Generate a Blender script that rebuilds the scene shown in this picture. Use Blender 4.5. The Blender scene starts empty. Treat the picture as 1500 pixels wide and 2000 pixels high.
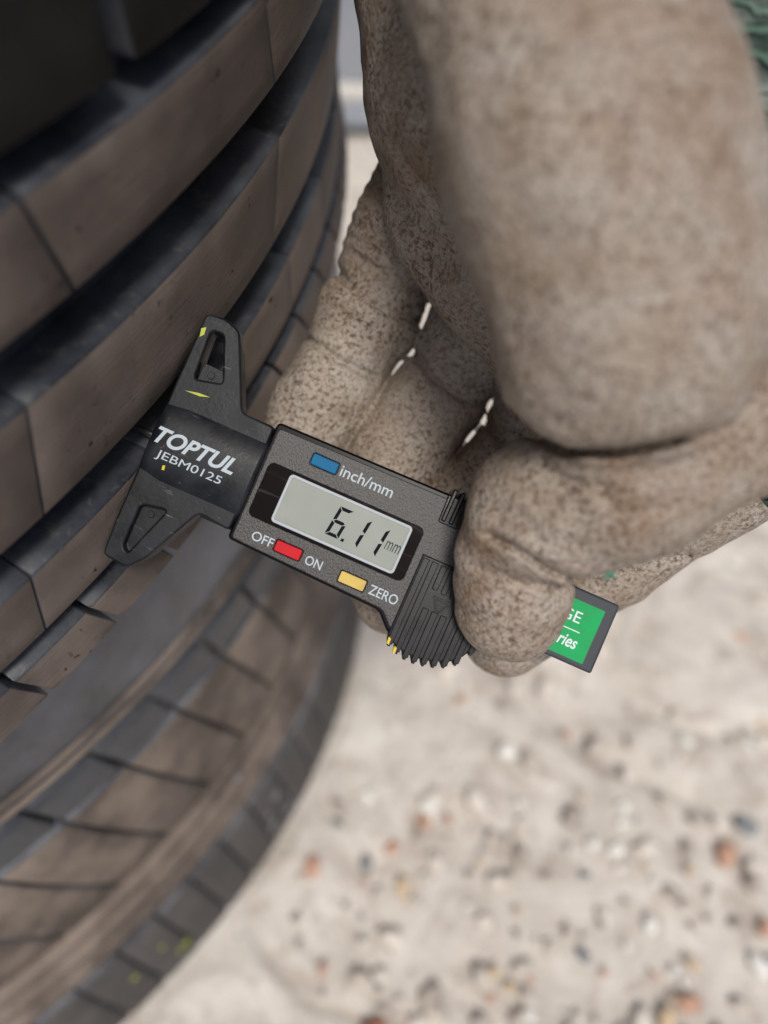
import bpy, bmesh, math, random
import numpy as np
from mathutils import Matrix, Vector
random.seed(7); RNG = np.random.default_rng(11)
scene = bpy.context.scene
COL = scene.collection

# ------------------------------------------------------------------ camera frame
# Two tyres lie flat, one on the other; their common up axis is world Z.
# A = columns: outward normal at the gauge, circumferential direction, axis pointing down (camera axes x right, y down, z forward, mm)
F = 1700.0                                   # focal length in photo pixels (photo 1500 x 2000)
S = 1.06
A = np.array([[.91845, .36177, -.11198], [.37008, -.73272, .57943], [-.13830, .57640, .80685]])
O = np.array([-323.351, -132.701, 220.668]) * S  # centre of the upper tyre
GZ = 335.0                                   # ground level, mm below the tyre reference plane
def w_(X):
    """camera mm -> world metres"""
    X = (np.asarray(X, float) - O) @ A
    X[..., 2] = GZ - X[..., 2]
    return X / 1000.0
def wd(v):
    v = np.asarray(v, float) @ A
    return np.array([v[0], v[1], -v[2]])
def pix(px, py, d):
    return np.array([(px - 750) / F * d, (py - 1000) / F * d, d])

cam_d = bpy.data.cameras.new('camera')
cam = bpy.data.objects.new('camera', cam_d); COL.objects.link(cam)
cx, cy, cz = wd((1, 0, 0)), wd((0, -1, 0)), wd((0, 0, -1))
cp = w_(np.zeros(3))
cam.matrix_world = Matrix(((cx[0], cy[0], cz[0], cp[0]), (cx[1], cy[1], cz[1], cp[1]), (cx[2], cy[2], cz[2], cp[2]), (0, 0, 0, 1)))
cam_d.sensor_fit = 'VERTICAL'; cam_d.sensor_height = 36; cam_d.sensor_width = 27
cam_d.lens = F / 2000 * 36
cam_d.clip_start = 0.005; cam_d.clip_end = 200
D = 168.5                                    # distance of the gauge's face
cam_d.dof.use_dof = True; cam_d.dof.focus_distance = (D + 4) / 1000
cam_d.dof.aperture_fstop = cam_d.lens / 4.6  # 4.6 mm pupil
cam_d.dof.aperture_blades = 0
scene.camera = cam

# ------------------------------------------------------------------ world, sun, exposure
world = bpy.data.worlds.new('World'); scene.world = world; world.use_nodes = True
wn = world.node_tree.nodes; wl = world.node_tree.links
bg = wn['Background']; sky = wn.new('ShaderNodeTexSky'); sky.sky_type = 'NISHITA'; sky.sun_disc = False
to_sun = Vector(wd((0.10, -0.15, -0.98))).normalized()
sun_el = math.asin(to_sun.z); sun_az = math.atan2(to_sun.x, to_sun.y)
sky.sun_elevation = sun_el; sky.sun_rotation = sun_az; sky.air_density = 1.0; sky.dust_density = 3.0
wl.new(sky.outputs[0], bg.inputs[0]); bg.inputs[1].default_value = 0.095
sun_d = bpy.data.lights.new('sun', 'SUN'); sun_d.energy = 2.2; sun_d.angle = math.radians(12); sun_d.color = (1, .96, .9)
sun = bpy.data.objects.new('sun', sun_d); COL.objects.link(sun)
sun.rotation_euler = to_sun.to_track_quat('Z', 'Y').to_euler()
sun.location = (0, 0, 3)
scene.view_settings.view_transform = 'Standard'; scene.view_settings.look = 'None'
scene.view_settings.exposure = 0.22; scene.view_settings.gamma = 1
scene.render.resolution_x = 768; scene.render.resolution_y = 1024

# ------------------------------------------------------------------ helpers
def tag(o, label=None, cat=None, group=None, kind=None):
    if label: o['label'] = label
    if cat: o['category'] = cat
    if group: o['group'] = group
    if kind: o['kind'] = kind
    return o
def link(name, me, parent=None, mats=(), smooth=True):
    o = bpy.data.objects.new(name, me); COL.objects.link(o)
    for m in mats: me.materials.append(m)
    if smooth and len(me.polygons): me.polygons.foreach_set('use_smooth', np.ones(len(me.polygons), bool))
    if parent: o.parent = parent
    return o
def pydata(name, v, f):
    me = bpy.data.meshes.new(name); me.from_pydata([tuple(map(float, q)) for q in v], [], [tuple(map(int, q)) for q in f]); me.update(); return me
def empty(name, mat=None, loc=None):
    o = bpy.data.objects.new(name, None); COL.objects.link(o); o.empty_display_size = .01
    if mat is not None: o.matrix_world = mat
    if loc is not None: o.location = loc
    return o

class Mat:
    def __init__(s, name, rough=.6, spec=.5):
        s.m = bpy.data.materials.new(name); s.m.use_nodes = True
        s.n = s.m.node_tree.nodes; s.l = s.m.node_tree.links; s.b = s.n['Principled BSDF']
        s.b.inputs['Roughness'].default_value = rough; s.b.inputs['Specular IOR Level'].default_value = spec
        s._pos = None
    def pos(s):
        if s._pos is None: s._pos = s.n.new('ShaderNodeNewGeometry').outputs['Position']
        return s._pos
    def objco(s): return s.n.new('ShaderNodeTexCoord').outputs['Object']
    def noise(s, scale, vec=None, detail=4, rough=.55, dist=0, lo=None, hi=None):
        t = s.n.new('ShaderNodeTexNoise'); t.inputs['Scale'].default_value = scale; t.inputs['Detail'].default_value = detail
        t.inputs['Roughness'].default_value = rough; t.inputs['Distortion'].default_value = dist
        s.l.new(vec if vec is not None else s.pos(), t.inputs['Vector'])
        return s.ramp(t.outputs['Fac'], lo, hi) if lo is not None else t.outputs['Fac']
    def voro(s, scale, vec=None, lo=0, hi=1, feature='F1'):
        t = s.n.new('ShaderNodeTexVoronoi'); t.feature = feature; t.inputs['Scale'].default_value = scale
        s.l.new(vec if vec is not None else s.pos(), t.inputs['Vector'])
        return s.ramp(t.outputs['Distance'], lo, hi)
    def ramp(s, x, lo, hi, a=0., b=1.):
        m = s.n.new('ShaderNodeMapRange'); m.inputs[1].default_value = lo; m.inputs[2].default_value = hi
        m.inputs[3].default_value = a; m.inputs[4].default_value = b; s.l.new(x, m.inputs[0]); return m.outputs[0]
    def mth(s, op, a, b=None):
        m = s.n.new('ShaderNodeMath'); m.operation = op
        for i, q in enumerate((a, b)):
            if q is None: continue
            if isinstance(q, (int, float)): m.inputs[i].default_value = q
            else: s.l.new(q, m.inputs[i])
        return m.outputs[0]
    def mix(s, fac, a, b):
        m = s.n.new('ShaderNodeMix'); m.data_type = 'RGBA'
        if isinstance(fac, (int, float)): m.inputs[0].default_value = fac
        else: s.l.new(fac, m.inputs[0])
        for i, q in ((6, a), (7, b)):
            if isinstance(q, tuple): m.inputs[i].default_value = (*q, 1)
            else: s.l.new(q, m.inputs[i])
        return m.outputs[2]
    def color(s, c):
        if isinstance(c, tuple): s.b.inputs['Base Color'].default_value = (*c, 1)
        else: s.l.new(c, s.b.inputs['Base Color'])
    def rough(s, x): s.l.new(x, s.b.inputs['Roughness'])
    def bump(s, h, dist, strength=1., prev=None):
        b = s.n.new('ShaderNodeBump'); b.inputs['Distance'].default_value = dist; b.inputs['Strength'].default_value = strength
        s.l.new(h, b.inputs['Height'])
        if prev is not None: s.l.new(prev, b.inputs['Normal'])
        s.l.new(b.outputs[0], s.b.inputs['Normal']); return b.outputs[0]
    def scalevec(s, vec, sc):
        m = s.n.new('ShaderNodeVectorMath'); m.operation = 'MULTIPLY'; s.l.new(vec, m.inputs[0]); m.inputs[1].default_value = sc; return m.outputs[0]
    def cyl(s, ox, oy, sc):
        """(arc length, height) about a vertical axis through ox, oy, scaled"""
        sx = s.n.new('ShaderNodeSeparateXYZ'); s.l.new(s.pos(), sx.inputs[0])
        x = s.mth('SUBTRACT', sx.outputs[0], ox); y = s.mth('SUBTRACT', sx.outputs[1], oy)
        th = s.mth('MULTIPLY', s.mth('ARCTAN2', y, x), .33)
        c = s.n.new('ShaderNodeCombineXYZ'); s.l.new(s.mth('MULTIPLY', th, sc[0]), c.inputs[0]); s.l.new(s.mth('MULTIPLY', sx.outputs[2], sc[1]), c.inputs[1])
        return c.outputs[0]

# ------------------------------------------------------------------ materials
def m_tread(name, ox, oy, a, b, c):
    """worn tread face: brown road dust over black rubber, scuffed along the rolling direction"""
    m = Mat(name, .8, .14)
    st = m.noise(1, m.cyl(ox, oy, (45, 1500)), 5, .6, lo=.35, hi=.75)
    bl = m.noise(38, None, 4, lo=.38, hi=.62)
    sp = m.noise(420, None, 3, .6, lo=.62, hi=.70)
    col = m.mix(bl, a, b); col = m.mix(m.mth('MULTIPLY', st, .18), col, c)
    col = m.mix(m.mth('MULTIPLY', sp, m.noise(60, None, 2, lo=.5, hi=.62)), col, (.012, .011, .011))
    m.color(col); n1 = m.bump(st, .00018, .35); m.bump(m.noise(900, None, 3), .00015, .5, n1)
    m.rough(m.ramp(bl, 0, 1, .62, .85)); return m.m
def m_wall(name, ox, oy, c1, c2, dusty):
    m = Mat(name, .5, .5)
    n = m.noise(32, None, 6, .65, lo=.38, hi=.66); k = m.noise(420, None, 4, .7, lo=.54, hi=.70)
    col = m.mix(n, c1, c2); col = m.mix(m.mth('MULTIPLY', k, .45), col, dusty)
    m.color(col); m.rough(m.ramp(n, 0, 1, .36, .6)); m.bump(m.noise(600, None, 3), .0002, .4); return m.m
OX2, OY2 = 14.21e-3 * S, 37.25e-3 * S
M = {}
M['tread'] = m_tread('dusty_tread_rubber', 0, 0, (.10, .080, .069), (.175, .140, .120), (.055, .045, .040))
M['tread_shaded'] = m_tread('shaded_tread_rubber', 0, 0, (.016, .0155, .0145), (.030, .027, .024), (.012, .0115, .011))  # darker tread rubber for the upper ribs, their shade put into the colour
M['groove'] = m_wall('groove_rubber', 0, 0, (.016, .018, .023), (.056, .061, .073), (.11, .098, .083))
M['tread2'] = m_tread('dusty_shoulder_rubber', OX2, OY2, (.095, .076, .064), (.25, .200, .162), (.055, .047, .042))
M['tread3'] = m_tread('grey_shoulder_rubber', OX2, OY2, (.075, .069, .065), (.115, .104, .097), (.048, .045, .043))
M['side'] = m_wall('sidewall_rubber', OX2, OY2, (.045, .048, .056), (.155, .162, .180), (.19, .155, .122))
M['lug'] = m_wall('dark_lug_rubber', OX2, OY2, (.032, .035, .041), (.066, .070, .080), (.12, .098, .078))

def m_leather():
    m = Mat('stained_leather', .72, .3)
    p = m.pos()
    big = m.noise(34, p, 4, .6, lo=.40, hi=.64)
    mid = m.noise(130, p, 5, .65, lo=.36, hi=.66)
    spk = m.noise(950, p, 4, .7, lo=.48, hi=.62)
    spk2 = m.noise(2500, p, 3, .65, lo=.44, hi=.64)
    col = m.mix(big, (.40, .338, .272), (.27, .192, .132))
    col = m.mix(m.mth('MULTIPLY', mid, .55), col, (.47, .435, .39))
    f = m.mth('MULTIPLY', spk, m.ramp(m.noise(60, p, 3), .36, .62, .5, 1.0))
    col = m.mix(f, col, (.095, .058, .036))
    col = m.mix(m.mth('MULTIPLY', spk2, .5), col, (.15, .105, .075))
    m.color(col)
    n1 = m.bump(m.noise(330, p, 5, .6), .0006, .5)
    n2 = m.bump(m.voro(1000, p, 0, .8), .00028, .7, n1)
    m.rough(m.ramp(mid, 0, 1, .62, .82)); return m.m
M['leather'] = m_leather()
def m_green():
    m = Mat('green_glove_fabric', .9, .15)
    v = m.scalevec(m.pos(), (1, 1, 1))
    w = m.n.new('ShaderNodeTexWave'); w.inputs['Scale'].default_value = 130; w.inputs['Distortion'].default_value = 6; w.inputs['Detail'].default_value = 3; w.bands_direction = 'Z'
    m.l.new(v, w.inputs['Vector']); r = m.ramp(w.outputs['Fac'], .25, .75)
    col = m.mix(r, (.007, .020, .015), (.06, .115, .085)); col = m.mix(m.noise(120, v, 3, lo=.45, hi=.7), col, (.19, .22, .19))
    m.color(col); m.bump(r, .002, .8); return m.m
M['green_fabric'] = m_green()
def plain(name, c, rough=.5, spec=.3, metal=0., grain=None):
    m = Mat(name, rough, spec); m.b.inputs['Metallic'].default_value = metal
    if grain:
        n = m.noise(grain[0], m.objco(), 3, .6); m.bump(n, grain[1], grain[2])
        k = m.noise(grain[0] * .08, m.objco(), 4, .6, lo=.35, hi=.7)
        m.color(m.mix(k, c, tuple(min(1, q * 1.35 + .004) for q in c))); m.rough(m.ramp(k, 0, 1, rough - .06, min(1, rough + .1)))
    else: m.color(c)
    return m.m
M['base'] = plain('base_plastic', (.020, .022, .025), .42, .5, grain=(1800, .00006, .4))
def m_base():
    m = Mat('scuffed_black_plastic', .4, .2); o = m.objco()
    k = m.noise(140, o, 4, .6, lo=.4, hi=.7)
    sc = m.noise(1, m.scalevec(o, (220, 1500, 400)), 4, .6, lo=.66, hi=.75)
    ds = m.noise(700, o, 4, .7, lo=.66, hi=.74)
    col = m.mix(k, (.007, .008, .010), (.018, .020, .024)); col = m.mix(m.mth('MULTIPLY', sc, .4), col, (.22, .23, .24)); col = m.mix(m.mth('MULTIPLY', ds, .5), col, (.14, .14, .13))
    m.color(col); m.rough(m.ramp(k, 0, 1, .33, .55)); m.bump(m.noise(1500, o, 2), .00006, .4); return m.m
M['base'] = m_base()
def m_face():
    m = Mat('textured_face_plastic', .42, .35); o = m.objco()
    n = m.noise(3600, m.scalevec(o, (1, .6, 1)), 3, .6)
    m.b.inputs['Metallic'].default_value = .2
    col = m.mix(m.ramp(n, .4, .62), (.016, .015, .0145), (.082, .078, .076)); m.color(col)
    m.bump(n, .00013, .6); m.rough(m.ramp(n, .3, .7, .3, .55)); return m.m
M['face'] = m_face()
M['gloss'] = plain('gloss_black', (.004, .004, .005), .2, .12)
def m_win():
    m = Mat('window_black', .2, .06); o = m.objco()
    d = m.noise(900, o, 4, .7, lo=.68, hi=.76); sm = m.noise(1, m.scalevec(o, (60, 900, 100)), 4, .6, lo=.6, hi=.75)
    col = m.mix(m.mth('MULTIPLY', sm, .12), (.006, .004, .004), (.3, .27, .26)); col = m.mix(m.mth('MULTIPLY', d, .3), col, (.3, .28, .26)); m.color(col)
    m.rough(m.noise(200, o, 3, lo=0, hi=5)); return m.m
M['window'] = m_win()
M['frame'] = plain('lcd_frame_grey', (.40, .43, .455), .45, .2)
def m_lcd():
    m = Mat('lcd_glass', .3, .1); o = m.objco()
    k = m.noise(120, o, 3, lo=.3, hi=.7); m.color(m.mix(k, (.255, .28, .245), (.295, .31, .28))); return m.m
M['lcd'] = m_lcd()
M['seg'] = plain('lcd_segment', (.006, .007, .014), .6, .04)
M['segb'] = plain('lcd_units', (.04, .055, .06), .6, .04)
M['print'] = plain('grey_print', (.42, .48, .52), .5)
M['printw'] = plain('white_print', (.62, .66, .68), .5)
M['blue'] = plain('blue_button', (.002, .105, .235), .5, .12, grain=(1500, .00004, .3))
M['red'] = plain('red_button', (.45, .008, .016), .5, .12, grain=(1500, .00004, .3))
M['yellow'] = plain('yellow_button', (.47, .34, .095), .5, .12, grain=(1500, .00004, .3))
M['grip'] = plain('grip_plastic', (.009, .009, .010), .32, .2, grain=(2500, .00005, .4))
M['tail'] = plain('tail_plastic', (.035, .039, .046), .5, .25, grain=(2500, .00008, .5))
M['label'] = plain('green_label', (.0, .27, .07), .6, grain=(2500, .00008, .4))
M['paint'] = plain('yellow_paint', (.62, .46, .03), .5)
M['paintg'] = plain('lime_paint', (.42, .46, .06), .6)
M['steel'] = plain('probe_steel', (.5, .5, .5), .3, .5, 1.)

# ------------------------------------------------------------------ ground
def ground():
    N = 300
    # dense patch round the visible ground, carried by one sheet that thins out towards its rim
    def axis(c, h, far):
        a = np.linspace(c - h, c + h, N); k = np.geomspace(.02, far - h, 14); return np.concatenate([(c - h - k)[::-1], a, c + h + k])
    xs = axis(.28, .62, 6); ys = axis(.1, .62, 6)
    X, Y = np.meshgrid(xs, ys, indexing='ij')
    def vn(x, y, sc, seed):
        r = np.random.default_rng(seed).random((64, 64)); u = x * sc % 64; v = y * sc % 64
        i = u.astype(int); j = v.astype(int); a = u - i; b = v - j; a = a * a * (3 - 2 * a); b = b * b * (3 - 2 * b)
        g = lambda p, q: r[p % 64, q % 64]
        return g(i, j) * (1 - a) * (1 - b) + g(i + 1, j) * a * (1 - b) + g(i, j + 1) * (1 - a) * b + g(i + 1, j + 1) * a * b
    Z = .010 * (vn(X, Y, 9, 1) - .5) + .006 * (vn(X, Y, 25, 2) - .5) + .0045 * (vn(X, Y, 70, 3) - .5)
    c = np.abs(vn(X + .03 * vn(X, Y, 20, 8), Y, 7, 5) - .5); Z -= .007 * np.exp(-(c / .012) ** 2)      # cracks
    inner = (np.hypot(X - OX2, Y - OY2) < .34); Z[inner] = np.minimum(Z[inner], -.002)
    Z -= .004
    n, mm = X.shape
    v = np.stack([X, Y, Z], -1).reshape(-1, 3); idx = np.arange(n * mm).reshape(n, mm)
    f = np.stack([idx[:-1, :-1], idx[1:, :-1], idx[1:, 1:], idx[:-1, 1:]], -1).reshape(-1, 4)
    m = Mat('dry_concrete', .9, .2)
    big = m.noise(9, None, 5, .6, lo=.35, hi=.65); mid = m.noise(45, None, 5, .65, lo=.3, hi=.7); fin = m.noise(190, None, 4, .7, lo=.3, hi=.7)
    sx = m.n.new('ShaderNodeSeparateXYZ'); m.l.new(m.pos(), sx.inputs[0])
    col = m.mix(big, (.58, .52, .45), (.76, .71, .64)); col = m.mix(m.mth('MULTIPLY', mid, .6), col, (.44, .37, .31)); col = m.mix(m.mth('MULTIPLY', fin, .55), col, (.80, .76, .69))
    dark = m.noise(130, None, 2, .5, lo=.66, hi=.74); col = m.mix(m.mth('MULTIPLY', dark, .6), col, (.26, .205, .165)); br = m.noise(20, None, 6, .75, 2.0, lo=.50, hi=.66); col = m.mix(m.mth('MULTIPLY', br, .65), col, (.33, .26, .205))
    m.color(col); m.bump(m.noise(260, None, 5, .7), .003, .8)
    o = link('ground', pydata('ground', v, f), None, [m.m]); tag(o, kind='structure')
    # stones set in the concrete
    protos = []
    for k in range(6):
        bm = bmesh.new(); bmesh.ops.create_icosphere(bm, subdivisions=2, radius=1)
        r = np.random.default_rng(k + 40); ph = r.random((3, 3)) * 6
        for q in bm.verts:
            d = 1 + .16 * math.sin(3 * q.co.x + ph[0, 0]) * math.sin(2.5 * q.co.y + ph[0, 1]) + .12 * math.sin(4 * q.co.z + ph[1, 0] + 2 * q.co.x)
            q.co *= d; q.co.y *= .7; q.co.z *= .5
        me = bpy.data.meshes.new('pebble'); bm.to_mesh(me); bm.free(); me.polygons.foreach_set('use_smooth', np.ones(len(me.polygons), bool)); protos.append(me)
    cols = [((.54, .48, .41), 10), ((.68, .62, .54), 9), ((.78, .74, .68), 6), ((.52, .31, .22), 2.2), ((.40, .17, .10), .9), ((.22, .235, .24), .8), ((.58, .45, .30), 3), ((.38, .33, .28), 4)]
    pm = [plain('stone_%d' % i, c, .85, .2, grain=(200, .001, .5)) for i, (c, _) in enumerate(cols)]
    wts = np.array([q for _, q in cols]); wts = wts / wts.sum()
    meshes = {}
    cnt = 0
    while cnt < 280:
        px, py = RNG.uniform(560, 1560), RNG.uniform(250, 2050) if cnt < 40 else RNG.uniform(1000, 2050)
        dr = pix(px, py, 1.); aa = dr @ A[:, 2]; t = (GZ + O @ A[:, 2]) / aa
        p = w_(dr * t)
        if math.hypot(p[0] - OX2, p[1] - OY2) < .355 or p[1] > .58: continue
        k = int(RNG.integers(6)); ci = int(RNG.choice(len(cols), p=wts)); s = .0022 + .0055 * RNG.random() ** 2.2 * (1.25 if ci in (3, 5) else 1)
        if (k, ci) not in meshes:
            me = protos[k].copy(); me.materials.append(pm[ci]); meshes[(k, ci)] = me
        q = bpy.data.objects.new('pebble', meshes[(k, ci)]); COL.objects.link(q); q.parent = o
        q.location = (p[0], p[1], -.003 + s * .05); q.scale = (s, s, s); q.rotation_euler = (RNG.uniform(-.2, .2), RNG.uniform(-.2, .2), RNG.uniform(0, 6.28)); cnt += 1
    return o
GROUND = ground()

# ------------------------------------------------------------------ door panel behind
def on_ground(px, py, h=0.):
    dr = pix(px, py, 1.); t = (GZ - h + O @ A[:, 2]) / (dr @ A[:, 2]); return w_(dr * t)
def extrude_profile(name, prof, x0, x1, mats, parent, bev=0):
    """profile of (out, up) swept along local x"""
    n = len(prof); v = [(x0, a, b) for a, b in prof] + [(x1, a, b) for a, b in prof]
    f = [(i, (i + 1) % n, n + (i + 1) % n, n + i) for i in range(n)] + [tuple(range(n))[::-1], tuple(range(n, 2 * n))]
    o = link(name, pydata(name, v, f), parent, mats, smooth=False)
    if bev:
        b = o.modifiers.new('bevel', 'BEVEL'); b.width = bev; b.segments = 2; b.limit_method = 'ANGLE'
    return o
def door():
    a, b = on_ground(655, 277), on_ground(752, 281)
    d = (b - a)[:2]; ang = math.atan2(d[1], d[0])
    root = empty('metal_door', loc=(a[0], a[1], 0)); root.rotation_euler.z = ang
    g = Mat('pale_grey_paint', .45, .4); g.color(g.mix(g.noise(8, None, 4, lo=.35, hi=.7), (.30, .325, .37), (.36, .38, .42))); g.bump(g.noise(40, None, 3), .0008, .3)
    w = plain('worn_white_paint', (.50, .48, .44), .5, grain=(60, .0005, .3)); k = plain('rubber_seal', (.02, .022, .02), .6)
    L0, L1 = -1.3, 1.5
    extrude_profile('leaf', [(.030, .040), (.070, .040), (.070, 2.0), (.030, 2.0)], L0, L1, [g.m], root, .001)
    extrude_profile('drip_ledge', [(.016, .026), (.070, .026), (.070, .039), (.029, .039), (.016, .034)], L0, L1, [w], root, .001)
    extrude_profile('bottom_rail', [(.006, .007), (.068, .007), (.068, .025), (.008, .025)], L0, L1, [g.m], root, .0015)
    extrude_profile('rubber_seal', [(.012, .0), (.06, .0), (.06, .0065), (.012, .0065)], L0, L1, [k], root)
    tag(root, 'pale grey metal door with ledge, bottom rail and black rubber seal on the ground', 'door')
    # weed at its foot
    wp = on_ground(652, 335); rw = empty('weed', loc=(wp[0], wp[1], 0)); gm = plain('weed_leaf', (.10, .15, .03), .6)
    lm = []
    for i in range(9):
        an = i * 2.4; l = .012 + .01 * random.random(); hw = .003
        lm.append([(0, 0, 0), (l * .5, -hw, l * .7), (l, 0, l * .8), (l * .5, hw, l * .7), (l * .5, 0, l * .6)])
        me = pydata('leaf', lm[-1], [(0, 1, 4), (1, 2, 4), (2, 3, 4), (3, 0, 4)]); q = link('leaf', me, rw, [gm]); q.rotation_euler.z = an
    tag(rw, 'small green weed growing between the tyre stack and the grey door', 'plant')
door()

# ------------------------------------------------------------------ tyres
def revolve(name, prof, parent, mat, seg=240, zoff=0.):
    """closed profile of (r, zt) in mm; zt downwards"""
    n = len(prof); th = np.linspace(0, 2 * np.pi, seg, endpoint=False)
    pr = np.array(prof, float)
    v = np.stack([pr[None, :, 0] * np.cos(th)[:, None], pr[None, :, 0] * np.sin(th)[:, None], np.broadcast_to(GZ - pr[None, :, 1], (seg, n))], -1) / 1000
    idx = np.arange(seg * n).reshape(seg, n); a = idx; b = np.roll(idx, -1, 0); c = np.roll(b, -1, 1); d = np.roll(a, -1, 1)
    f = np.stack([a, b, c, d], -1).reshape(-1, 4)
    return link(name, pydata(name, v.reshape(-1, 3), f), parent, [mat])
def smooth_prof(pts, it=2):
    p = np.array(pts, float)
    for _ in range(it):
        q = np.roll(p, -1, 0); p = np.stack([p * .75 + q * .25, p * .25 + q * .75], 1).reshape(-1, 2)
    return p
def block_mesh(name, ra, rb, za, zb, depth, dth, gap, slant, slope=.5, cham=.8, echam=.8, nseg=None, bulge=0., mats=()):
    """one tread block in mm: outer radius ra at za and rb at zb; ends slanted by slant (deg across the block)"""
    nth = nseg or max(3, int(dth / 1.5) + 2)
    s0 = gap / 2; c = cham
    prof = [(ra - depth, za - slope), (ra - c, za - .1), (ra, za + c)]
    for k in (1, 2, 3):
        t = k / 4; prof.append((ra + (rb - ra) * t + bulge * 4 * t * (1 - t), za + (zb - za) * t))
    prof += [(rb, zb - c), (rb - c, zb + .1), (rb - depth, zb + slope)]
    pr = np.array(prof); n = len(pr)
    rm = (ra + rb) / 2; cd = math.degrees(echam / rm); sd = math.degrees(.25 / rm); gd = math.degrees(s0 / rm)
    ths = [(-dth / 2 + gd - sd, -depth), (-dth / 2 + gd, -echam * .9)] + [(q, 0.) for q in np.linspace(-dth / 2 + gd + cd, dth / 2 - gd - cd, nth)] + [(dth / 2 - gd, -echam * .9), (dth / 2 - gd + sd, -depth)]
    v = []
    for t, dr in ths:
        for (r, z) in pr:
            a = math.radians(t + slant * ((z - za) / (zb - za) - .5)); r2 = max(r + dr, min(ra, rb) - depth) if dr else r
            v.append((r2 * math.cos(a), r2 * math.sin(a), GZ - z))
    v = np.array(v) / 1000; m = len(ths); idx = np.arange(m * n).reshape(m, n)
    f = []; mi = []
    for i in range(m - 1):
        for j in range(n - 1):
            f.append((idx[i, j], idx[i + 1, j], idx[i + 1, j + 1], idx[i, j + 1]))
            mi.append(0 if (2 <= j < n - 3 and 2 <= i < m - 3) or (2 <= j <= n - 3 and 1 <= i <= m - 3) else 1)
    me = pydata(name, v, f)
    for q in mats: me.materials.append(q)
    me.polygons.foreach_set('material_index', mi); me.polygons.foreach_set('use_smooth', np.ones(len(f), bool))
    me.set_sharp_from_angle(angle=math.radians(50))
    return me
def ring(parent, me, n, off, name='tread_block'):
    for i in range(n):
        o = bpy.data.objects.new(name, me); COL.objects.link(o); o.parent = parent; o.rotation_euler.z = math.radians(off + 360 / n * i)

R1 = 310 * S
def upper_tyre():
    root = empty('tyre', loc=(0, 0, 0))
    dep = 9.0; rg = R1 - dep
    z = lambda q: q * S
    prof = smooth_prof([(rg, z(-144)), (rg, z(-60)), (rg, z(-20)), (rg + 1, z(0)), (rg + 4.5, z(20.5)), (rg + 2.5, z(26)), (rg - 6, z(35)), (rg - 26, z(42)), (rg - 55, z(44.5)), (rg - 85, z(42)), (rg - 98, z(38)), (rg - 96, z(32)),
                       (rg - 60, z(30)), (rg - 25, z(20)), (rg - 18, z(-60)), (rg - 25, z(-140)), (rg - 60, z(-158)), (rg - 96, z(-160)), (rg - 98, z(-168)), (rg - 85, z(-176)), (rg - 55, z(-182)), (rg - 26, z(-177)), (rg - 8, z(-165))], 2)
    revolve('carcass', prof, root, M['groove'])
        # (z0, z1, pitch count, angle of one gap, gap mm, slant deg)
    cr = lambda q: S * 3.24e-3 * max(0, q + 20) ** 2        # the lower ribs stand a little farther out
    for (z0, z1, n, at, gap, sl, ec) in ((-146, -117, 60, -2.2, 4.5, 1.2, .8), (-107, -75.6, 40, -2.9, 4.6, 1.3, .7), (-69.5, -51.2, 30, -6.1, .9, 1.0, .15), (-39.4, -15.9, 24, -8.4, .6, -.6, .06),
                                     (-6.0, 7.6, 60, 7.9, .6, -.4, .06), (12.1, 21.2, 106, -4.9, 1.5, .9, .3)):
        me = block_mesh('tread_block', R1 + cr(z0), R1 + cr(z1), z(z0), z(z1), dep, 360 / n, gap, sl, cham=.4, echam=ec, mats=[M['tread_shaded' if z0 < -100 else 'tread'], M['groove']])
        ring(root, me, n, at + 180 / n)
    tag(root, 'upper tyre of the flat stack, deep grooved tread the gauge is pressed on', 'tyre')
    return root
TY1 = upper_tyre()
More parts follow.
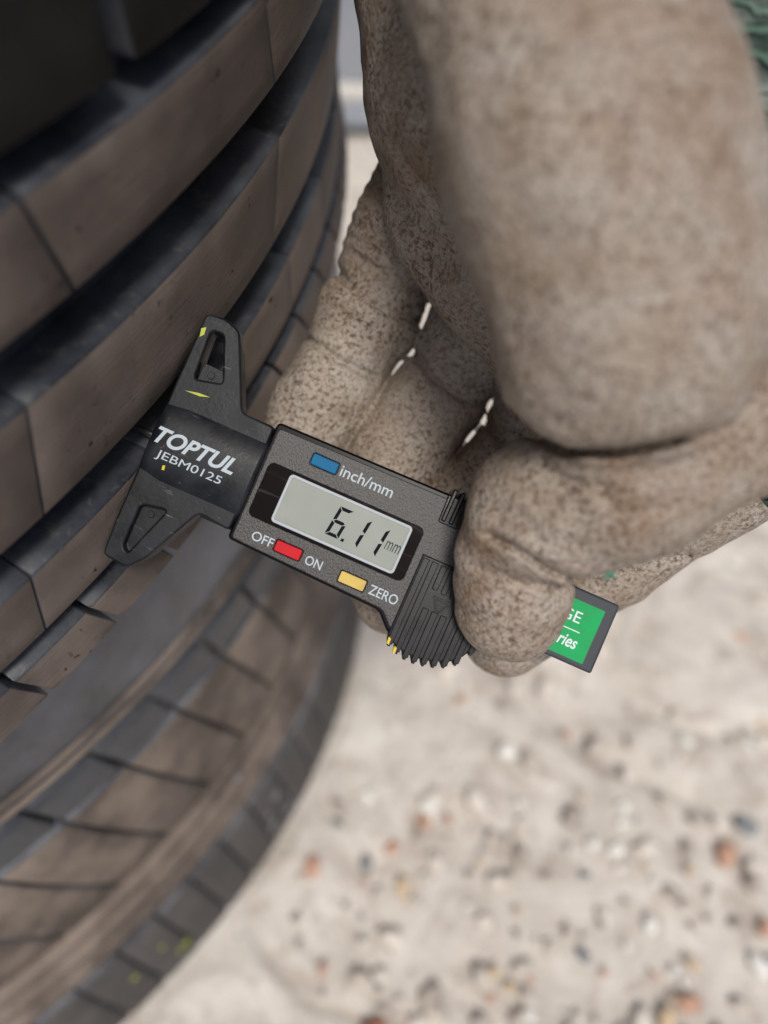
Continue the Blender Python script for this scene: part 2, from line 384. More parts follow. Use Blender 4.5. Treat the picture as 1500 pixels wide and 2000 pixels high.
def lower_tyre():
    root = empty('tyre', loc=(OX2, OY2, 0))
    # profile points keep the measured rings (r, zt)
    P = [(282, 48.5), (286, 55), (288, 63), (289, 85), (289.5, 100), (288, 108), (288.5, 124), (292, 203), (297, 212), (302, 226), (305, 234), (312, 288), (317, 294), (316.5, 301), (305, 308), (280, 311), (240, 311), (215, 303), (208, 296), (210, 288), (250, 284), (285, 265), (275, 160), (262, 110), (240, 75), (212, 70), (208, 62), (215, 52), (236, 46.5), (262, 45.5), (274, 46.2)]
    P = [(r * S, (zz + 4.5) * S) for r, zz in P]
    P = [(r, min(zz, GZ - .5)) for r, zz in P]
    revolve('carcass', smooth_prof(P, 2), root, M['side'])
    # raised sidewall rings
    def bead(r, zt, h, hw, mat, nm):
        zt += 4.5; prof = [(r - 2, zt - hw * 1.6), (r + h * .8, zt - hw), (r + h, zt), (r + h * .8, zt + hw), (r - 2, zt + hw * 1.6)]
        revolve(nm, [(a * S, b * S) for a, b in prof], root, mat)
    bead(289.6, 94, 1.2, .9, M['tread2'], 'sidewall_ring'); bead(289.8, 101, .9, .7, M['tread2'], 'sidewall_ring')
    T = [M['tread2'], M['side']]
    me = block_mesh('shoulder_block', 293 * S, 297.8 * S, 131 * S, 207 * S, 6, 360 / 80, 1.6, 5.4, cham=1.0, echam=1.0, slope=1.0, bulge=1.5, mats=T)
    ring(root, me, 80, .7 + 2.25)
    me = block_mesh('shoulder_lug', 290.5 * S, 292.4 * S, 112 * S, 129.5 * S, 4, 360 / 80, 2.2, 1.1, cham=1.2, echam=.9, slope=1.0, mats=[M['lug'], M['lug']])
    ring(root, me, 80, -2.7 + 2.25)
    for (a, b, ra, rb) in ((209.5, 216, 299.4, 301.6), (218, 225.5, 302.4, 305), (227.5, 233, 305.8, 308)):
        prof = [(ra - 5, a - .6), (ra - .8, a), (ra, a + .8), (rb, b - .8), (rb - .8, b), (rb - 5, b + .6)]
        revolve('tread_rib', [(q * S, t * S) for q, t in prof], root, M['tread2'])
    me = block_mesh('shoulder_block', 309 * S, 319 * S, 236 * S, 294 * S, 5, 360 / 108, 1.3, 1.5, cham=1.2, echam=.8, slope=1.2, bulge=1.0, mats=[M['tread3'], M['side']])
    ring(root, me, 108, .5)
    # chalk smears and lime flecks left on the lower shoulder
    O2 = O + S * (14.21 * A[:, 0] + 37.25 * A[:, 1]); o2 = np.array([-O2 @ A[:, 0], -O2 @ A[:, 1]])
    chalk = plain('chalk', (.34, .35, .37), .9, .1)
    for (px, py, rw, mat, nm) in ((503, 1605, 10, chalk, 'chalk_mark'), (520, 1560, 9, chalk, 'chalk_mark'), (552, 1568, 10, chalk, 'chalk_mark'), (562, 1590, 7, chalk, 'chalk_mark'), (548, 1545, 6, chalk, 'chalk_mark'), (540, 1612, 6, chalk, 'chalk_mark'),
                                  (362, 1852, 9, M['paintg'], 'paint_fleck'), (350, 1868, 6, M['paintg'], 'paint_fleck'), (292, 1966, 7, M['paintg'], 'paint_fleck'), (352, 1905, 5, M['paintg'], 'paint_fleck')):
        d = pix(px, py, 1.); d2 = np.array([d @ A[:, 0], d @ A[:, 1]]); rr = 314.5 * S
        for _ in range(6):
            aa = d2 @ d2; bb = d2 @ o2; t = (-bb - math.sqrt(max(0, bb * bb - aa * (o2 @ o2 - rr * rr)))) / aa
            X = d * t - O2; zt = X @ A[:, 2]; q = (zt / S - 236) / 58; rr = (309 + 10 * q + 4 * max(0, q * (1 - q))) * S + .1
        th = math.atan2(X @ A[:, 1], X @ A[:, 0]); bm = bmesh.new(); bmesh.ops.create_icosphere(bm, subdivisions=2, radius=1)
        for v in bm.verts: v.co *= 1 + .3 * math.sin(4 * v.co.y + px) * math.cos(5 * v.co.z + py)
        sc = rw * t / F / 1000
        bmesh.ops.scale(bm, vec=(.0004, sc, sc * 1.7), verts=bm.verts); bmesh.ops.rotate(bm, cent=(0, 0, 0), matrix=Matrix.Rotation(th, 3, 'Z'), verts=bm.verts)
        bmesh.ops.translate(bm, vec=(rr * math.cos(th) / 1000, rr * math.sin(th) / 1000, (GZ - zt) / 1000), verts=bm.verts)
        me = bpy.data.meshes.new(nm); bm.to_mesh(me); bm.free(); link(nm, me, root, [mat])
    tag(root, 'lower tyre of the flat stack lying on the concrete, dusty shoulder blocks', 'tyre')
    return root
TY2 = lower_tyre()

# ------------------------------------------------------------------ gauge
KS = D / F / .107 / 1000.0                    # drawing unit (0.107 mm per photo pixel) -> metres on the face plane
ga = math.radians(23.8)
go = w_(pix(300, 870, D)); gx = wd((math.cos(ga), math.sin(ga), 0)); gy = wd((math.sin(ga), -math.cos(ga), 0)); gz = wd((0, 0, -1))
GM = Matrix(((gx[0], gy[0], gz[0], go[0]), (gx[1], gy[1], gz[1], go[1]), (gx[2], gy[2], gz[2], go[2]), (0, 0, 0, 1)))
GAUGE = empty('tread_depth_gauge', mat=GM)
tag(GAUGE, 'black digital tread depth gauge reading 6.11 mm, gripped by the glove', 'gauge')
def shape(name, loops, z0, z1, mat, parent, bev=.0, res=2):
    """filled outline (u, v in drawing units, first loop outer, others holes) from z0 to z1 with rounded rims"""
    cu = bpy.data.curves.new(name, 'CURVE'); cu.dimensions = '2D'; cu.fill_mode = 'BOTH'
    for lp in loops:
        sp = cu.splines.new('POLY'); sp.points.add(len(lp) - 1); sp.use_cyclic_u = True
        for p, (u, v) in zip(sp.points, lp): p.co = (u * KS, -v * KS, 0, 1)
    cu.extrude = max((z1 - z0) / 2 - bev, 1e-4) * KS; cu.bevel_depth = bev * KS; cu.bevel_resolution = res; cu.offset = -bev * KS
    t = bpy.data.objects.new(name, cu); COL.objects.link(t)
    me = bpy.data.meshes.new_from_object(t.evaluated_get(bpy.context.evaluated_depsgraph_get()))
    bpy.data.objects.remove(t); bpy.data.curves.remove(cu)
    me.name = name
    for v in me.vertices: v.co.z += (z0 + z1) / 2 * KS
    o = link(name, me, parent, [mat]); me.set_sharp_from_angle(angle=math.radians(38)); return o
def rrect(u0, v0, u1, v1, r=.5, n=5):
    out = []
    for (cx_, cy_, a0) in ((u1 - r, v0 + r, -90), (u1 - r, v1 - r, 0), (u0 + r, v1 - r, 90), (u0 + r, v0 + r, 180)):
        for k in range(n + 1):
            a = math.radians(a0 + 90 * k / n); out.append((cx_ + r * math.cos(a), cy_ + r * math.sin(a)))
    return out
def rpoly(pts, r=1., n=4):
    out = []; N = len(pts)
    for i in range(N):
        p = np.array(pts[i], float); a = np.array(pts[i - 1], float) - p; b = np.array(pts[(i + 1) % N], float) - p
        rr = min(r, np.linalg.norm(a) * .45, np.linalg.norm(b) * .45); a = a / np.linalg.norm(a) * rr; b = b / np.linalg.norm(b) * rr
        for k in range(n + 1):
            t = k / n; q = p + a * (1 - t) ** 2 + b * t ** 2; out.append((q[0], q[1]))
    return out
def text(name, s, u0, u1, vbase, z, mat, parent, shear=0., bold=0., h=None):
    cu = bpy.data.curves.new(name, 'FONT'); cu.body = s; cu.shear = shear; cu.offset = bold; cu.size = 1; cu.extrude = .004
    t = bpy.data.objects.new(name, cu); COL.objects.link(t)
    me = bpy.data.meshes.new_from_object(t.evaluated_get(bpy.context.evaluated_depsgraph_get()))
    bpy.data.objects.remove(t); bpy.data.curves.remove(cu); me.name = name
    co = np.array([v.co[:] for v in me.vertices]); x0, x1 = co[:, 0].min(), co[:, 0].max(); y0, y1 = co[:, 1].min(), co[:, 1].max()
    sx = (u1 - u0) / (x1 - x0); sy = h / (y1 - y0) if h else sx
    for v in me.vertices:
        v.co = ((u0 + (v.co.x - x0) * sx) * KS, (-vbase + v.co.y * sy) * KS, (z + v.co.z * 2) * KS)
    return link(name, me, parent, [mat], smooth=False)
TH = -12.
# foot: one plate with a slot in the upper arm and a triangular pocket in the lower arm
outer = rpoly([(-1.0, -29.2), (3.2, -29.8), (7.0, -28.6), (14.4, -13.0), (22, -13.0), (22, 11.0), (14.6, 10.2), (8.2, 23.5), (5.2, 26.9), (-.6, 26.2), (-1.0, 18), (-1.0, -20)], 1.2)
slot = rpoly([(1.5, -26.2), (4.2, -26.4), (8.1, -16.9), (2.2, -15.5)], .9)
tri = rpoly([(2.6, 13.4), (8.2, 12.3), (4.1, 23.9), (2.7, 22.8)], 1.0)
foot = shape('foot', [outer, slot, tri], -7.5, -1.0, M['base'], GAUGE, .5)
shape('pocket_floor', [rpoly([(2.2, 12.8), (9, 11.6), (4.3, 24.6), (2.2, 23.4)], .8)], -5.4, -3.2, M['base'], foot, .1)
shape('slot_block', [rpoly([(2.4, -19.6), (7.0, -19.6), (8.6, -16.2), (2.4, -15.2)], .3)], -5.2, -2.9, M['base'], foot, .2)
def disc(name, u, v, r, z0, z1, mat, parent, bev=.1):
    return shape(name, [[(u + r * math.cos(a), v + r * math.sin(a)) for a in np.linspace(0, 2 * np.pi, 20, endpoint=False)]], z0, z1, mat, parent, bev)
disc('rivet', 4.9, -17.6, .8, -3.0, -2.5, M['base'], foot); disc('rivet', 5.0, 14.6, .8, -3.3, -2.7, M['base'], foot)
def neck():
    us = [-1.02, -.6, 1, 4, 8, 12, 16, 19, 21.5, 22.6]; n = 25; v = []
    for u in us:
        k = min(1, max(0, (u + 1.0) / .8)); va, vb = -13.2 + (.9 if u < 3 else .2), 11.2 - (.9 if u < 3 else 0)
        for i in range(n):
            t = -1 + 2 * i / (n - 1); zz = -6.0 + (6.1 + .25 * k) * (1 - abs(t) ** 2.6) ** .55 + (-.5 if u < -.8 else 0)
            v.append((u * KS, -(va + (vb - va) * (t + 1) / 2) * KS, zz * KS))
    m = len(us); idx = np.arange(m * n).reshape(m, n)
    f = [(idx[i, j], idx[i, j + 1], idx[i + 1, j + 1], idx[i + 1, j]) for i in range(m - 1) for j in range(n - 1)] + [tuple(idx[0])[::-1], tuple(idx[-1])]
    return link('neck', pydata('neck', v, f), GAUGE, [M['base']])
nk = neck()
text('lettering', 'TOPTUL', .0, 18.0, -.15, .36, M['print'], nk, shear=.32, bold=.028, h=3.6)
text('lettering', 'JEBM0125', 1.6, 16.4, 2.75, .34, M['print'], nk, shear=.05, bold=0, h=2.25)
shape('paint_fleck', [[(1.5, -12.4), (4.5, -13.1), (7.0, -13.2), (4.8, -12.5)]], -1.1, -.85, M['paintg'], nk)
shape('paint_fleck', [[(-.6, -25.8), (.3, -26.4), (.5, -24.8), (-.2, -24)]], -1.05, -.9, M['paintg'], foot)
shape('paint_fleck', [[(3.9, 3.9), (4.4, 3.7), (4.6, 4.7), (4.1, 4.8)]], .1, .42, M['paint'], nk)
disc('probe', 8, -1.2, .9, -8.5, -7.6, M['steel'], GAUGE)
# probe pin reaching down into the groove
def pin():
    bm = bmesh.new(); bmesh.ops.create_cone(bm, cap_ends=True, segments=16, radius1=.8 * KS, radius2=.8 * KS, depth=10 * KS, matrix=Matrix.Translation((-1.5 * KS, 1 * KS, -5 * KS)) @ Matrix.Rotation(math.pi / 2, 4, 'Y'))
    me = bpy.data.meshes.new('probe_pin'); bm.to_mesh(me); bm.free(); link('probe_pin', me, GAUGE, [M['steel']])
pin()
# body
bo = rpoly([(22.2, -14.3), (66, -15.0), (80, -15.2), (80, 13), (62, 17.6), (60.6, 16.6), (57.6, 13.6), (22.2, 12.5)], 1.1)
win = rrect(24.2, -6.0, 59.6, 6.1, 1.3)
body = shape('body', [bo], TH, -.75, M['gloss'], GAUGE, .5)
fo = rpoly([(23.1, -13.1), (66, -13.9), (80, -14.2), (80, 12.2), (62.3, 16.6), (61.2, 15.8), (58.2, 12.9), (23.1, 11.9)], .9)
def bt(u0, v0): return rrect(u0, v0, u0 + 5.75, v0 + 2.35, .35)
holes = [rrect(a - .16, b - .16, a + 5.75 + .16, b + 2.35 + .16, .4) for a, b in ((31.95, -11.3), (32.2, 8.4), (47.15, 8.9))]
face = shape('face_plate', [fo, win] + holes, -.9, 0, M['face'], GAUGE, .18)
shape('window', [rrect(24.25, -5.95, 59.55, 6.05, 1.25)], -.7, -.32, M['window'], GAUGE, .05)
LC = (29.1, -5.45, 57.3, 5.45)
fr = shape('screen_frame', [rrect(*LC, .9), rrect(LC[0] + .62, LC[1] + .62, LC[2] - .62, LC[3] - .62, .4)], -.5, .0, M['frame'], GAUGE, .12)
scr = shape('screen', [rrect(LC[0] + .4, LC[1] + .4, LC[2] - .4, LC[3] - .4, .3)], -.4, -.26, M['lcd'], GAUGE)
ZS = -.255
def seg7(u, v, wdt, h, segs, th=.62, slope=.13, mat='seg'):
    """seven-segment digit with top left corner (u, v)"""
    hh = h / 2; g = .12; t = th
    sh = lambda p: (p[0] - slope * (p[1] - v), p[1])
    L = {'a': [(u + g, v), (u + wdt - g, v), (u + wdt - t - g, v + t), (u + t + g, v + t)],
         'd': [(u + g, v + h), (u + t + g, v + h - t), (u + wdt - t - g, v + h - t), (u + wdt - g, v + h)],
         'g': [(u + g + .2, v + hh), (u + t, v + hh - t / 2), (u + wdt - t, v + hh - t / 2), (u + wdt - g - .2, v + hh), (u + wdt - t, v + hh + t / 2), (u + t, v + hh + t / 2)],
         'f': [(u, v + g), (u + t, v + t + g), (u + t, v + hh - t / 2 - g), (u, v + hh - g)],
         'e': [(u, v + hh + g), (u + t, v + hh + t / 2 + g), (u + t, v + h - t - g), (u, v + h - g)],
         'b': [(u + wdt, v + g), (u + wdt, v + hh - g), (u + wdt - t, v + hh - t / 2 - g), (u + wdt - t, v + t + g)],
         'c': [(u + wdt, v + hh + g), (u + wdt, v + h - g), (u + wdt - t, v + h - t - g), (u + wdt - t, v + hh + t / 2 + g)]}
    for s in segs: shape('digit_segment', [[sh(p) for p in L[s]]], ZS, ZS + .03, M[mat], scr)
seg7(41.45, -3.35, 3.1, 6.6, 'afgedc', .72); shape('digit_segment', [[(44.35, 2.75), (45.0, 2.75), (44.9, 3.4), (44.25, 3.4)]], ZS, ZS + .03, M['seg'], scr)
seg7(45.75, -3.2, 3.1, 6.6, 'bc', .72); seg7(50.0, -3.05, 3.1, 6.6, 'bc', .72)
text('units', 'mm', 53.3, 56.6, 1.15, ZS, M['segb'], scr, shear=.1, h=1.9)
def button(u, v, mat, nm): shape(nm, [bt(u, v)], -.8, .18, M[mat], GAUGE, .16)
button(31.95, -11.3, 'blue', 'unit_button'); button(32.2, 8.4, 'red', 'power_button'); button(47.15, 8.9, 'yellow', 'zero_button')
ZT = .012
text('lettering', 'inch/mm', 38.5, 50.4, -9.15, ZT, M['print'], face, bold=.006, h=2.45)
text('lettering', 'OFF', 26.9, 31.7, 10.55, ZT, M['print'], face, bold=.006, h=2.0)
text('lettering', 'ON', 39.2, 42.9, 10.75, ZT, M['print'], face, bold=.006, h=2.0)
text('lettering', 'ZERO', 54.0, 60.4, 11.1, ZT, M['print'], face, bold=.006, h=2.15)
# ribbed grip
def bot(u): return float(np.interp(u, [61.2, 62.6, 64, 66.6, 69, 72, 75.7, 77.6, 78.8, 79.6], [17.2, 18.2, 18.9, 19.4, 19.4, 18.8, 17.3, 15.4, 13.0, 10.5]))
gp = [(61.3, -1.2), (79.8, -1.2), (79.8, 9.5)] + [(u, bot(u)) for u in np.linspace(79.5, 61.3, 22)]
grip = shape('grip', [gp], TH + .3, .35, M['grip'], GAUGE, .35)
i = 0
for u in np.arange(62.4, 79.5, 2.05):
    segs = [(-.6, bot(u) + .9)]
    if 66.2 < u < 71.5: segs = [(-.6, 4.4 + .2 * i % 1), (9.0, bot(u) + .9)]
    for a, b in segs:
        shape('grip_ridge', [rpoly([(u - .70, a), (u + .70, a), (u + .62, b - .2), (u + .25, b), (u - .25, b), (u - .62, b - .2)], .15)], -1.5, .85, M['grip'], grip, .16)
        if b > 10: shape('grip_tooth', [rpoly([(u - .5, b - 1.6), (u + .5, b - 1.6), (u + .35, b + .55), (u - .35, b + .55)], .2)], TH + 1, .2, M['grip'], grip, .2)
    i += 1
ar = shape('arrow', [rpoly([(66.8, 5.9), (71.2, 5.9), (69.0, 9.9)], .2), rpoly([(67.5, 6.4), (70.5, 6.4), (69.0, 9.1)], .15)], .3, .8, M['grip'], grip, .08)
for k in range(4):
    v = 6.8 + k * .55; hw = 1.35 - k * .33; shape('arrow_line', [[(69 - hw, v - .1), (69 + hw, v - .1), (69 + hw, v + .1), (69 - hw, v + .1)]], .3, .62, M['grip'], ar, .03)
gt = shape('grip', [rpoly([(61.2, -14.7), (66.5, -14.8), (80, -14.8), (80, -8.6), (61.4, -8.6)], .4)], TH + .3, .3, M['grip'], GAUGE, .25)
for u in (62.3, 64.0, 65.7, 67.4): shape('grip_ridge', [rrect(u - .5, -16.2, u + .5, -9.1, .3)], TH + 1, .95, M['grip'], gt, .3)
for (u, v) in ((61.7, 17.7), (63.6, 19.0)): shape('paint_fleck', [[(u, v - .2), (u + .6, v), (u + .7, v + 1.4), (u + .1, v + 1.2)]], -.6, 1.02, M['paint'], grip, .05)
# beam end with its printed label
tail = shape('beam', [rpoly([(76, -7.9), (104.2, -7.9), (104.4, 7.9), (76, 7.9)], .6)], -7.5, -2.0, M['tail'], GAUGE, .5)
lb = shape('label', [rrect(80, -5.5, 101.8, 6.7, .1)], -2.1, -1.96, M['label'], tail)
ZL = -1.955
text('lettering', 'GAUGE', 85.4, 97.7, -.85, ZL, M['printw'], lb, h=2.5, bold=.004)
text('lettering', 'Series', 92.0, 99.1, 4.5, ZL, M['printw'], lb, shear=.2, bold=.016, h=2.7)
shape('printed_line', [[(86, .75), (98.6, .75), (98.6, .98), (86, .98)]], ZL, ZL + .02, M['printw'], lb)

# ------------------------------------------------------------------ glove
VX = .62
lo = np.array([-34., -152., 92.]); hi = np.array([98., 42., 226.])
NG = np.ceil((hi - lo) / VX).astype(int) + 1
ax = [lo[i] + VX * np.arange(NG[i]).astype(np.float32) for i in range(3)]
def lattice(sc, seed):
    """smooth random field on the grid"""
    r = np.random.default_rng(seed); sh = [int((hi[i] - lo[i]) / sc) + 4 for i in range(3)]; g = r.standard_normal(sh).astype(np.float32)
    for i in range(3):
        t = (ax[i] - lo[i]) / sc + 1; k = t.astype(int); q = (t - k).astype(np.float32); q = q * q * (3 - 2 * q)
        sl = [None] * 3; sl[i] = slice(None); g = np.take(g, k, i) * (1 - q[tuple(sl)]) + np.take(g, k + 1, i) * q[tuple(sl)]
    return g
class Field:
    def __init__(s): s.d = np.full(NG, 60., np.float32)
    def cone(s, a, b, k=2., bulge=0., flat=1., rip=None, m=14):
        """tapered capsule between (px, py, depth, radius px) points, blended with radius k"""
        pa, pb = pix(*a[:3]), pix(*b[:3]); ra, rb = a[3] * a[2] / F, b[3] * b[2] / F
        lo_ = np.minimum(pa - ra, pb - rb) - m; hi_ = np.maximum(pa + ra, pb + rb) + m
        sl = []
        for i in range(3):
            i0 = max(0, int((lo_[i] - lo[i]) / VX)); i1 = min(NG[i], int((hi_[i] - lo[i]) / VX) + 2)
            if i1 <= i0: return s
            sl.append(slice(i0, i1))
        X = ax[0][sl[0]][:, None, None]; Y = ax[1][sl[1]][None, :, None]; Z = ax[2][sl[2]][None, None, :]
        ab = (pb - pa).astype(np.float32); L2 = float(ab @ ab) + 1e-6
        t = np.clip(((X - pa[0]) * ab[0] + (Y - pa[1]) * ab[1] + (Z - pa[2]) * ab[2]) / L2, 0, 1)
        dz = (Z - pa[2] - t * ab[2])
        d = np.sqrt((X - pa[0] - t * ab[0]) ** 2 + (Y - pa[1] - t * ab[1]) ** 2 + (dz / flat) ** 2)
        r = ra + (rb - ra) * t + bulge * 4 * t * (1 - t)
        if rip: r = r + rip[0] * np.sin(t * rip[1] + rip[2])
        d = d - r; o = s.d[tuple(sl)]
        h = np.maximum(k - np.abs(o - d), 0) / k; s.d[tuple(sl)] = np.minimum(o, d) - h * h * k * .25
        return s
def smin(a, b, k):
    h = np.maximum(k - np.abs(a - b), 0) / k; return np.minimum(a, b) - h * h * k * .25
def groove(fld, pts, amp, wpx, zlo, zhi, taper=12):
    """leather crease: lowers the surface along a polyline given in photo pixels, between two depths"""
    P = np.array(pts, float); e = 4 * wpx
    zs = slice(max(0, int((zlo - lo[2]) / VX)), min(NG[2], int((zhi - lo[2]) / VX)))
    Z = ax[2][zs][None, None, :]
    x0 = ((P[:, 0].min() - e - 750) / F * np.array([zlo, zhi])).min(); x1 = ((P[:, 0].max() + e - 750) / F * np.array([zlo, zhi])).max()
    y0 = ((P[:, 1].min() - e - 1000) / F * np.array([zlo, zhi])).min(); y1 = ((P[:, 1].max() + e - 1000) / F * np.array([zlo, zhi])).max()
    xs = slice(max(0, int((x0 - lo[0]) / VX)), min(NG[0], int((x1 - lo[0]) / VX) + 2)); ys = slice(max(0, int((y0 - lo[1]) / VX)), min(NG[1], int((y1 - lo[1]) / VX) + 2))
    px = 750 + F * ax[0][xs][:, None, None] / Z; py = 1000 + F * ax[1][ys][None, :, None] / Z
    best = None; seen = 0.; tot = sum(np.linalg.norm(b - a) for a, b in zip(P[:-1], P[1:]))
    for a, b in zip(P[:-1], P[1:]):
        d = b - a; t = np.clip(((px - a[0]) * d[0] + (py - a[1]) * d[1]) / (d @ d), 0, 1); q = (px - a[0] - t * d[0]) ** 2 + (py - a[1] - t * d[1]) ** 2
        c = (seen + t * np.linalg.norm(d)) / tot; seen += np.linalg.norm(d)
        e_ = np.exp(-q / wpx ** 2) * np.minimum(1, np.minimum(c, 1 - c) * taper + .25)
        best = e_ if best is None else np.maximum(best, e_)
    fld.d[xs, ys, zs] += amp * best
n9, n4, n2 = lattice(9., 1), lattice(4., 2), lattice(2.2, 3)
# thumb and the heel of the thumb, nearest the lens
thumb = Field()
thumb.cone((1050, -560, 128, 275), (1078, -100, 119, 272), 8).cone((1078, -100, 119, 272), (1165, 300, 120, 282), 8).cone((1165, 300, 120, 282), (1235, 585, 125, 282), 8)
thumb.cone((1150, 775, 131, 105), (1290, 760, 130, 120), 12)
thumb.cone((1480, 760, 138, 200), (1240, 925, 143, 162), 1.2).cone((1240, 925, 143, 162), (1082, 1000, 151, 143), 5)
thumb.cone((1085, 1008, 150, 138), (1122, 1042, 150, 100), 4).cone((1014, 1030, 154, 98), (992, 1085, 158, 98), 5)
thumb.cone((1010, 1125, 161, 117), (999, 1188, 163.5, 107), .7, .5)
groove(thumb, [(1000, 810), (1050, 858), (1110, 887), (1210, 889), (1310, 872), (1430, 838)], 3.0, 11, 95, 156, 3)
groove(thumb, [(1055, 905), (1110, 945), (1200, 960)], 1.3, 11, 110, 160)
groove(thumb, [(960, 1010), (1060, 1060), (1160, 1070)], .7, 15, 120, 165)
groove(thumb, [(930, 985), (1000, 1000), (1060, 1045)], .6, 10, 120, 168)
groove(thumb, [(985, 1165), (1000, 1230), (990, 1270)], .3, 12, 120, 168)
groove(thumb, [(1180, 985), (1260, 1010), (1340, 985)], .7, 14, 110, 165)
groove(thumb, [(950, 1045), (1010, 1075), (1080, 1120), (1140, 1142), (1220, 1130)], 2.2, 8, 120, 175)
groove(thumb, [(930, 1110), (1020, 1142), (1110, 1150)], 1.0, 9, 120, 172)
# palm and its fold above the fingers
palm = Field()
palm.cone((980, -560, 168, 280), (985, -120, 165, 285), 8).cone((985, -120, 165, 285), (1000, 190, 169, 262), 8).cone((1000, 190, 169, 262), (1130, 420, 172, 240), 8)
palm.cone((1200, 100, 167, 290), (1420, 660, 168, 235), 10).cone((1420, 660, 168, 235), (1480, 830, 172, 140), 8)
palm.cone((815, 345, 181, 62), (862, 455, 181, 82), 1.6).cone((862, 455, 181, 82), (945, 560, 181, 84), 6).cone((945, 560, 181, 84), (1060, 660, 181, 90), 6)
palm.cone((1000, 500, 182, 150), (1250, 800, 184, 190), 6)
groove(palm, [(775, 280), (820, 350), (880, 430), (960, 520)], 1.4, 13, 145, 190)
# four fingers
fs = []
f1 = Field(); f1.cone((830, 380, 196, 95), (760, 552, 202, 97), 1, .9, rip=(.2, 40, 0)).cone((744, 596, 202, 97), (704, 668, 203, 94), .5, 1.1).cone((680, 716, 203, 92), (605, 850, 203, 82), .5, 1.0).cone((604, 850, 203, 82), (573, 930, 201, 76), 2).cone((573, 930, 201, 76), (640, 1010, 199, 72), 3)
groove(f1, [(655, 525), (700, 578), (770, 622), (850, 636)], 1.5, 8, 185, 205); groove(f1, [(600, 668), (670, 713), (745, 750)], 1.4, 8, 185, 205)
groove(f1, [(690, 495), (760, 555), (840, 575)], .7, 8, 185, 205); groove(f1, [(640, 600), (720, 650), (800, 690)], .4, 9, 185, 205); groove(f1, [(715, 560), (770, 592), (845, 604)], .7, 8, 185, 205)
f2 = Field(); f2.cone((1000, 577, 199, 106), (909, 712, 203, 97), .8, 1.2).cone((879, 760, 203, 93), (772, 905, 203, 87), .5, .9).cone((772, 905, 203, 90), (716, 1030, 202, 86), 3).cone((716, 1030, 202, 86), (770, 1165, 200, 80), 3)
groove(f2, [(808, 688), (850, 745), (910, 788), (990, 798)], 1.5, 8, 185, 206); groove(f2, [(830, 660), (880, 700), (980, 740)], .5, 9, 185, 206)
f3 = Field(); f3.cone((1098, 766, 199, 90), (1037, 847, 202, 86), 1, .9).cone((1011, 884, 202, 81), (915, 1002, 203, 79), .5, .7).cone((915, 1002, 203, 79), (870, 1120, 202, 78), 3).cone((870, 1120, 202, 78), (905, 1190, 200, 76), 3)
groove(f3, [(955, 830), (985, 870), (1040, 890)], 1.3, 8, 185, 206)
f4 = Field(); f4.cone((1500, 880, 178, 112), (1345, 1000, 189, 96), 2, .6).cone((1325, 1016, 190, 90), (1180, 1108, 197, 82), .8, 1.0).cone((1180, 1108, 197, 84), (992, 1236, 199, 88), 5)
groove(f4, [(1275, 1080), (1310, 1095), (1360, 1085)], 1.6, 9, 175, 205)
hand = smin(palm.d, thumb.d, 3.)
fing = np.minimum(np.minimum(f1.d, f2.d), np.minimum(f3.d, f4.d))
hand = smin(hand, fing, 1.0)
hand = hand + .30 * n9 + .15 * n4 + .05 * n2
back = Field()
back.cone((1150, -560, 172, 340), (1330, -120, 166, 350), 8).cone((1330, -120, 166, 350), (1465, 280, 165, 318), 8).cone((1465, 280, 165, 318), (1520, 640, 170, 250), 8).cone((1520, 640, 170, 250), (1552, 850, 174, 150), 8)
back.d += .35 * n9 + .2 * n4
def nets(d):
    """surface nets on the sampled field"""
    s = d < 0; nx, ny, nz = d.shape
    cs = np.zeros((nx - 1, ny - 1, nz - 1), np.int8)
    cor = [(i, j, k) for i in (0, 1) for j in (0, 1) for k in (0, 1)]
    for i, j, k in cor: cs += s[i:nx - 1 + i, j:ny - 1 + j, k:nz - 1 + k]
    act = (cs > 0) & (cs < 8); ids = np.full(cs.shape, -1, np.int64); c = np.argwhere(act); ids[act] = np.arange(len(c))
    acc = np.zeros((len(c), 3)); cnt = np.zeros(len(c))
    for a in range(8):
        for b in range(a + 1, 8):
            da = np.subtract(cor[b], cor[a])
            if np.abs(da).sum() != 1: continue
            va = d[tuple((c + cor[a]).T)].astype(float); vb = d[tuple((c + cor[b]).T)].astype(float); x = (va < 0) != (vb < 0)
            t = np.where(x, va / np.where(x, va - vb, 1), 0); p = np.array(cor[a]) + t[:, None] * da
            acc[x] += p[x]; cnt += x
    v = lo + VX * (c + acc / cnt[:, None])
    q = []
    for axi in range(3):
        u, w = [(1, 2), (2, 0), (0, 1)][axi]
        s0 = [slice(1, -1)] * 3; s1 = [slice(1, -1)] * 3; s0[axi] = slice(0, -1); s1[axi] = slice(1, None)
        A0, A1 = s[tuple(s0)], s[tuple(s1)]
        for flip, msk in ((False, A0 & ~A1), (True, ~A0 & A1)):
            e = np.argwhere(msk); off = np.ones(3, int); off[axi] = 0; e = e + off
            du = np.zeros(3, int); du[u] = 1; dw = np.zeros(3, int); dw[w] = 1
            f = np.stack([ids[tuple((e - du - dw).T)], ids[tuple((e - dw).T)], ids[tuple(e.T)], ids[tuple((e - du).T)]], 1)
            q.append(f[:, ::-1] if flip else f)
    return v, np.concatenate(q)
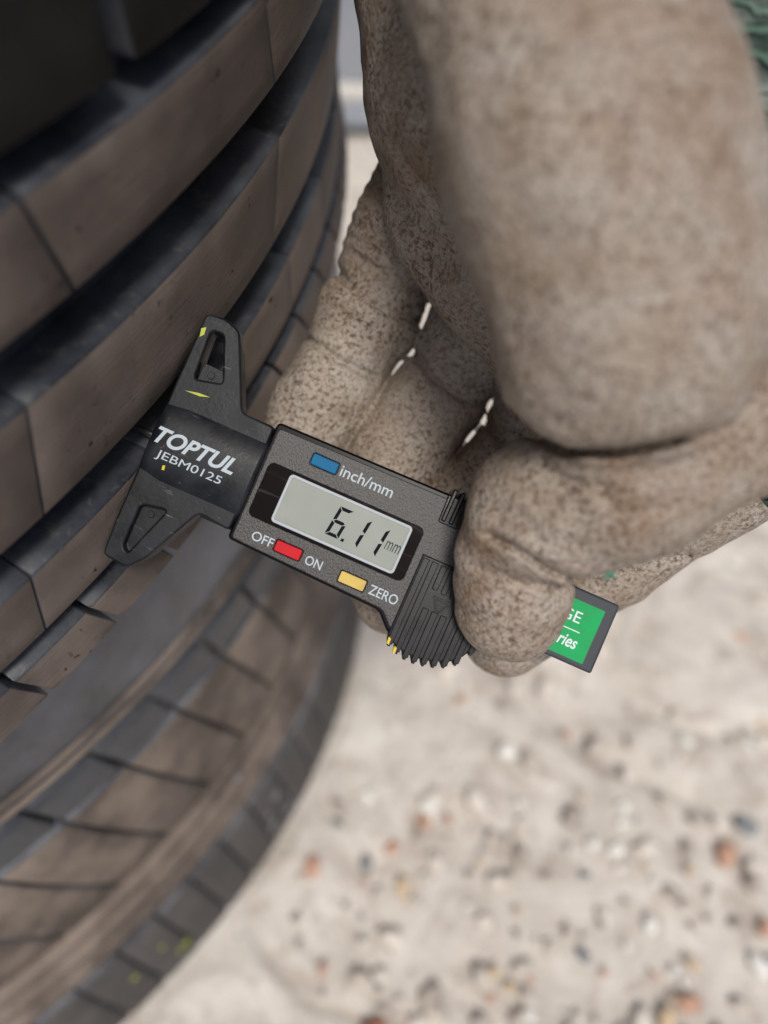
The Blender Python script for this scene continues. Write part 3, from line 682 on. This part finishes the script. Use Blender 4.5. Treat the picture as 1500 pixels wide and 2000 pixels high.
def nets_obj(name, d, parent, mat):
    d = d.copy(); d[0] = d[-1] = 5; d[:, 0] = d[:, -1] = 5; d[:, :, 0] = d[:, :, -1] = 5
    v, f = nets(d); v = w_(v)
    me = bpy.data.meshes.new(name); me.vertices.add(len(v)); me.vertices.foreach_set('co', v.ravel())
    me.loops.add(f.size); me.loops.foreach_set('vertex_index', f.ravel().astype(np.int32)); me.polygons.add(len(f))
    me.polygons.foreach_set('loop_start', np.arange(0, f.size, 4, dtype=np.int32)); me.update(calc_edges=True); me.validate()
    o = link(name, me, parent, [mat]); s = o.modifiers.new('smooth', 'SMOOTH'); s.factor = .5; s.iterations = 1; return o
GLOVE = empty('work_glove', loc=tuple(w_(pix(1150, 500, 150))))
tag(GLOVE, 'worn beige leather work glove with green fabric back, thumb and fingers pinching the gauge', 'glove')
bpy.context.view_layer.update()
def keep(o): o.matrix_parent_inverse = GLOVE.matrix_world.inverted(); return o
keep(nets_obj('leather_hand', hand, GLOVE, M['leather']))
keep(nets_obj('back_panel', back.d, GLOVE, M['green_fabric']))['label'] = 'dark green fabric back of the glove'
def cuff():
    n = 48; rows = []
    prof = [(-108, 1.0), (-112, 1.05), (-125, 1.05), (-140, 1.08), (-158, 1.12), (-160, 1.10), (-158, 1.05), (-140, 1.0), (-112, .98)]
    for y, k in prof:
        for i in range(n):
            t = 2 * math.pi * i / n; wob = 1 + .03 * math.sin(5 * t + y * .2)
            rows.append(w_(np.array([33 + 50 * k * wob * math.cos(t), y + 1.5 * math.sin(3 * t), 148 + 40 * k * wob * math.sin(t)])))
    m = len(prof); f = [(i * n + j, i * n + (j + 1) % n, (i + 1) * n + (j + 1) % n, (i + 1) * n + j) for i in range(m - 1) for j in range(n)]
    keep(link('cuff', pydata('cuff', rows, f), GLOVE, [M['green_fabric']]))
cuff()
# loose green stitching along the thumb seam
thr = plain('green_thread', (.10, .25, .18), .8)
def thread(p0, p1, n):
    for i in range(n):
        t = (i + .5) / n; a = np.array(p0) * (1 - t) + np.array(p1) * t; b = a + np.array([random.uniform(-14, 14), random.uniform(4, 18), random.uniform(-1, 1)])
        cu = bpy.data.curves.new('seam_stitch', 'CURVE'); cu.dimensions = '3D'; sp = cu.splines.new('POLY'); sp.points.add(3)
        for k, pt in enumerate(sp.points):
            q = a + (b - a) * k / 3 + np.array([random.uniform(-3, 3), random.uniform(-3, 3), 0]); pt.co = (*w_(pix(*q)), 1)
        cu.bevel_depth = .00035; cu.bevel_resolution = 1
        tmp = bpy.data.objects.new('s', cu); COL.objects.link(tmp); me = bpy.data.meshes.new_from_object(tmp.evaluated_get(bpy.context.evaluated_depsgraph_get())); bpy.data.objects.remove(tmp)
        me.name = 'seam_stitch'; keep(link('seam_stitch', me, GLOVE, [thr]))
thread((1288, 1062, 139), (1345, 1030, 138), 7); thread((1190, 1120, 146), (1203, 1112, 146), 4); thread((1388, 1052, 182), (1400, 1040, 182), 3)
